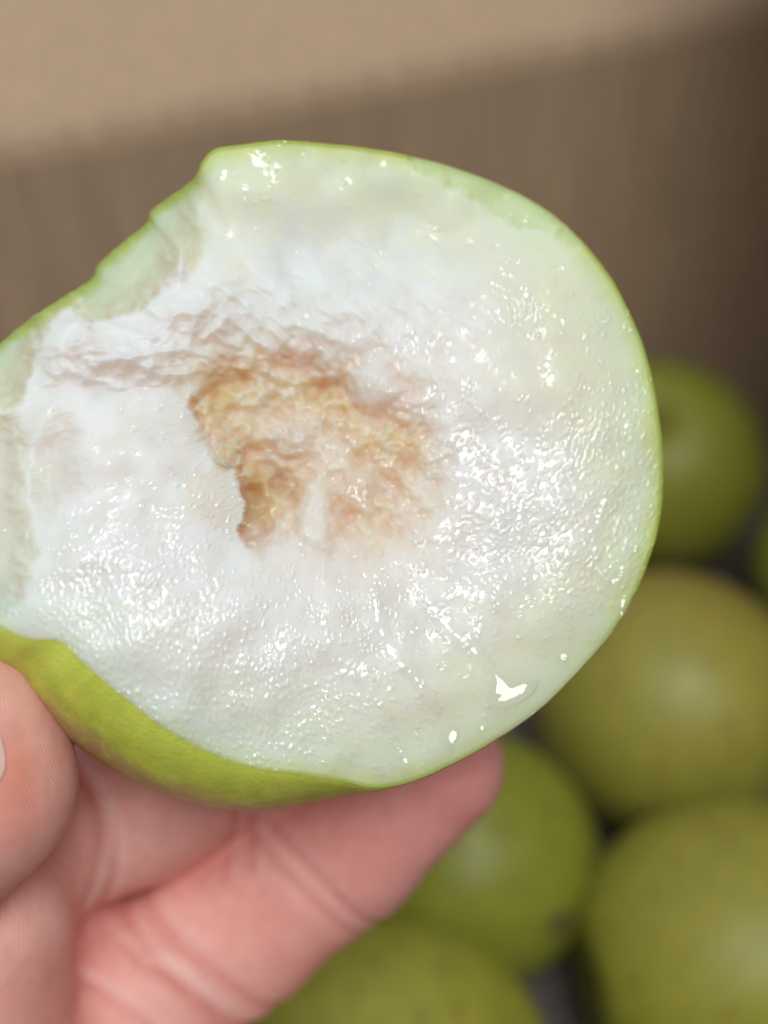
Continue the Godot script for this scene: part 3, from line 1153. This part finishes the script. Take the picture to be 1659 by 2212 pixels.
	var finish := func(chunk: int) -> void:
		var cv := PackedVector3Array()
		var cc := PackedColorArray()
		var cu := PackedVector2Array()
		for q in range(chunk * per, mini(chunk * per + per, v.size())):
			var p := v[q]
			cv.append(p * MM)
			var m := blotch.get_noise_3dv(p)
			var s := spot.get_noise_3dv(p)
			var col := Color(0.84, 0.39, 0.34).lerp(Color(0.90, 0.47, 0.415), clampf(0.5 + 1.2 * m, 0, 1))
			col = col.lerp(Color(0.84, 0.30, 0.29), 0.75 * exp(-p.distance_squared_to(tips[0]) / 120.0))
			col = col.lerp(Color(0.80, 0.33, 0.30), 0.35 * exp(-p.distance_squared_to(tips[1]) / 60.0))
			col = col.lerp(Color(0.72, 0.21, 0.11), 0.6 * exp(-((p - nail_side) * Vector3(1, 0.45, 1)).length_squared() / 4.0))
			col = col * (1.0 + 0.10 * s)
			col.a = 1.0
			cc.append(col)
			# stretched, paler skin along the finger creases
			for g in grooves:
				var rel: Vector3 = p - g.p
				if rel.length_squared() > 150.0:
					continue
				var away: float = rel.dot(g.dir) + g.bend * rel.dot(g.side) + 0.03 * pow(rel.dot(g.side), 2.0)
				cc[cc.size() - 1] = cc[cc.size() - 1].lerp(Color(0.88, 0.56, 0.52), 0.45 * exp(-pow(away - 0.9, 2.0) / 0.3)).lerp(Color(0.60, 0.19, 0.16), 0.4 * exp(-away * away / 0.2))
			# the thumb's print runs along its first bone and fades into straight lines beyond
			var tb: Dictionary = bones[thumb_bone]
			var ap: Vector3 = p - tb.a
			var along: float = ap.dot(tb.d) / tb.len
			var off: Vector3 = ap - tb.d * (along / tb.len)
			var flat: float = off.dot((tb.palm as Vector3).cross(tb.d / tb.len))
			cu.append(Vector2(lerpf(atan2(flat, off.dot(tb.palm)) * 8.0, flat, sstep(9.0, 13.0, along)), clampf(along, -14.0, 15.0)) / 16.0)
		lock.lock()
		done[chunk] = [cv, cc, cu]
		lock.unlock()
	WorkerThreadPool.wait_for_group_task_completion(WorkerThreadPool.add_group_task(finish, 24))
	v = PackedVector3Array()
	for m in done:
		v.append_array(m[0])
		c.append_array(m[1])
		uv.append_array(m[2])
	n = smooth_normals(v, idx)
	var skin := StandardMaterial3D.new()
	skin.vertex_color_use_as_albedo = true
	skin.roughness = 0.48
	skin.metallic_specular = 0.4
	skin.subsurf_scatter_enabled = true
	skin.subsurf_scatter_strength = 0.2
	skin.heightmap_enabled = true
	skin.heightmap_texture = print_map()
	skin.heightmap_scale = 0.0022
	var o := thing("hand", "bare left hand, thumb in front and fingers behind, holding the bitten jujube", "hand", Transform3D(camera_frame.basis, camera_frame * Vector3(0, 0, -FD)))
	part("skin", arrays_mesh(v, n, idx, c, uv), skin, o)
	# thumb nail, on the side turned away from the fruit
	var nail := StandardMaterial3D.new()
	nail.albedo_color = Color(0.74, 0.50, 0.43).linear_to_srgb()
	nail.roughness = 0.28
	part("thumbnail", nail_mesh(), nail, o)

# friction ridges: wavering lines across the finger, 16 mm of skin to a tile
func print_map() -> ImageTexture:
	var side := 1024
	var im := Image.create(side, side, false, Image.FORMAT_L8)
	var wob := noise(61, 150.0, 2)
	var brk := noise(62, 24.0, 2)
	for y in side:
		for x in side:
			var a := TAU * x / side
			var b := TAU * y / side
			# the lines run along the finger and swing out over the pad
			var bend := 46.0 * cos(b) + 34.0 * wob.get_noise_3d(cos(a) * 80.0, sin(a) * 80.0, sin(b) * 80.0)
			var s := sin(TAU * (x + bend) / side * 56.0)
			var k := 0.5 + 0.3 * s * (0.7 + 0.8 * brk.get_noise_2d(x * 0.4, y * 0.4)) + 0.2 * brk.get_noise_2d(x, y)
			im.set_pixel(x, y, Color(k, k, k))
	return ImageTexture.create_from_image(im)

func nail_mesh() -> ArrayMesh:
	var v := PackedVector3Array()
	var rows := 14
	var cols := 14
	var b: Dictionary = bones[thumb_bone]
	var axis: Vector3 = -(b.d as Vector3).normalized()
	var outv := Vector3(-0.34, 0.0, 0.94)
	outv = (outv - axis * axis.dot(outv)).normalized()
	var sidev := axis.cross(outv)
	for i in rows:
		var s := 2.0 * i / (rows - 1) - 1.0
		for j in cols:
			var t := 2.0 * j / (cols - 1) - 1.0
			var wide := 1.02 * sqrt(maxf(0.05, 1.0 - 0.75 * pow(absf(s), 3.0)))
			var a := t * wide
			var mid: Vector3 = b.a + b.d * (0.02 - s * 0.85)
			var dir := outv * cos(a) + sidev * sin(a)
			var r := 5.0
			while hand_sdf(mid + dir * r) < 0.0 and r < 11.0:
				r += 0.1
			r += 0.28 - 0.08 * pow(absf(t), 10.0) - 0.1 * pow(maxf(0.0, -s), 10.0)
			v.append((mid + dir * r) * MM)
	var idx := grid_index(rows, cols, false)
	var n := smooth_normals(v, idx)
	if n[100].dot(outv) < 0.0:
		idx = grid_index(rows, cols, false, true)
		n = smooth_normals(v, idx)
	return arrays_mesh(v, n, idx)
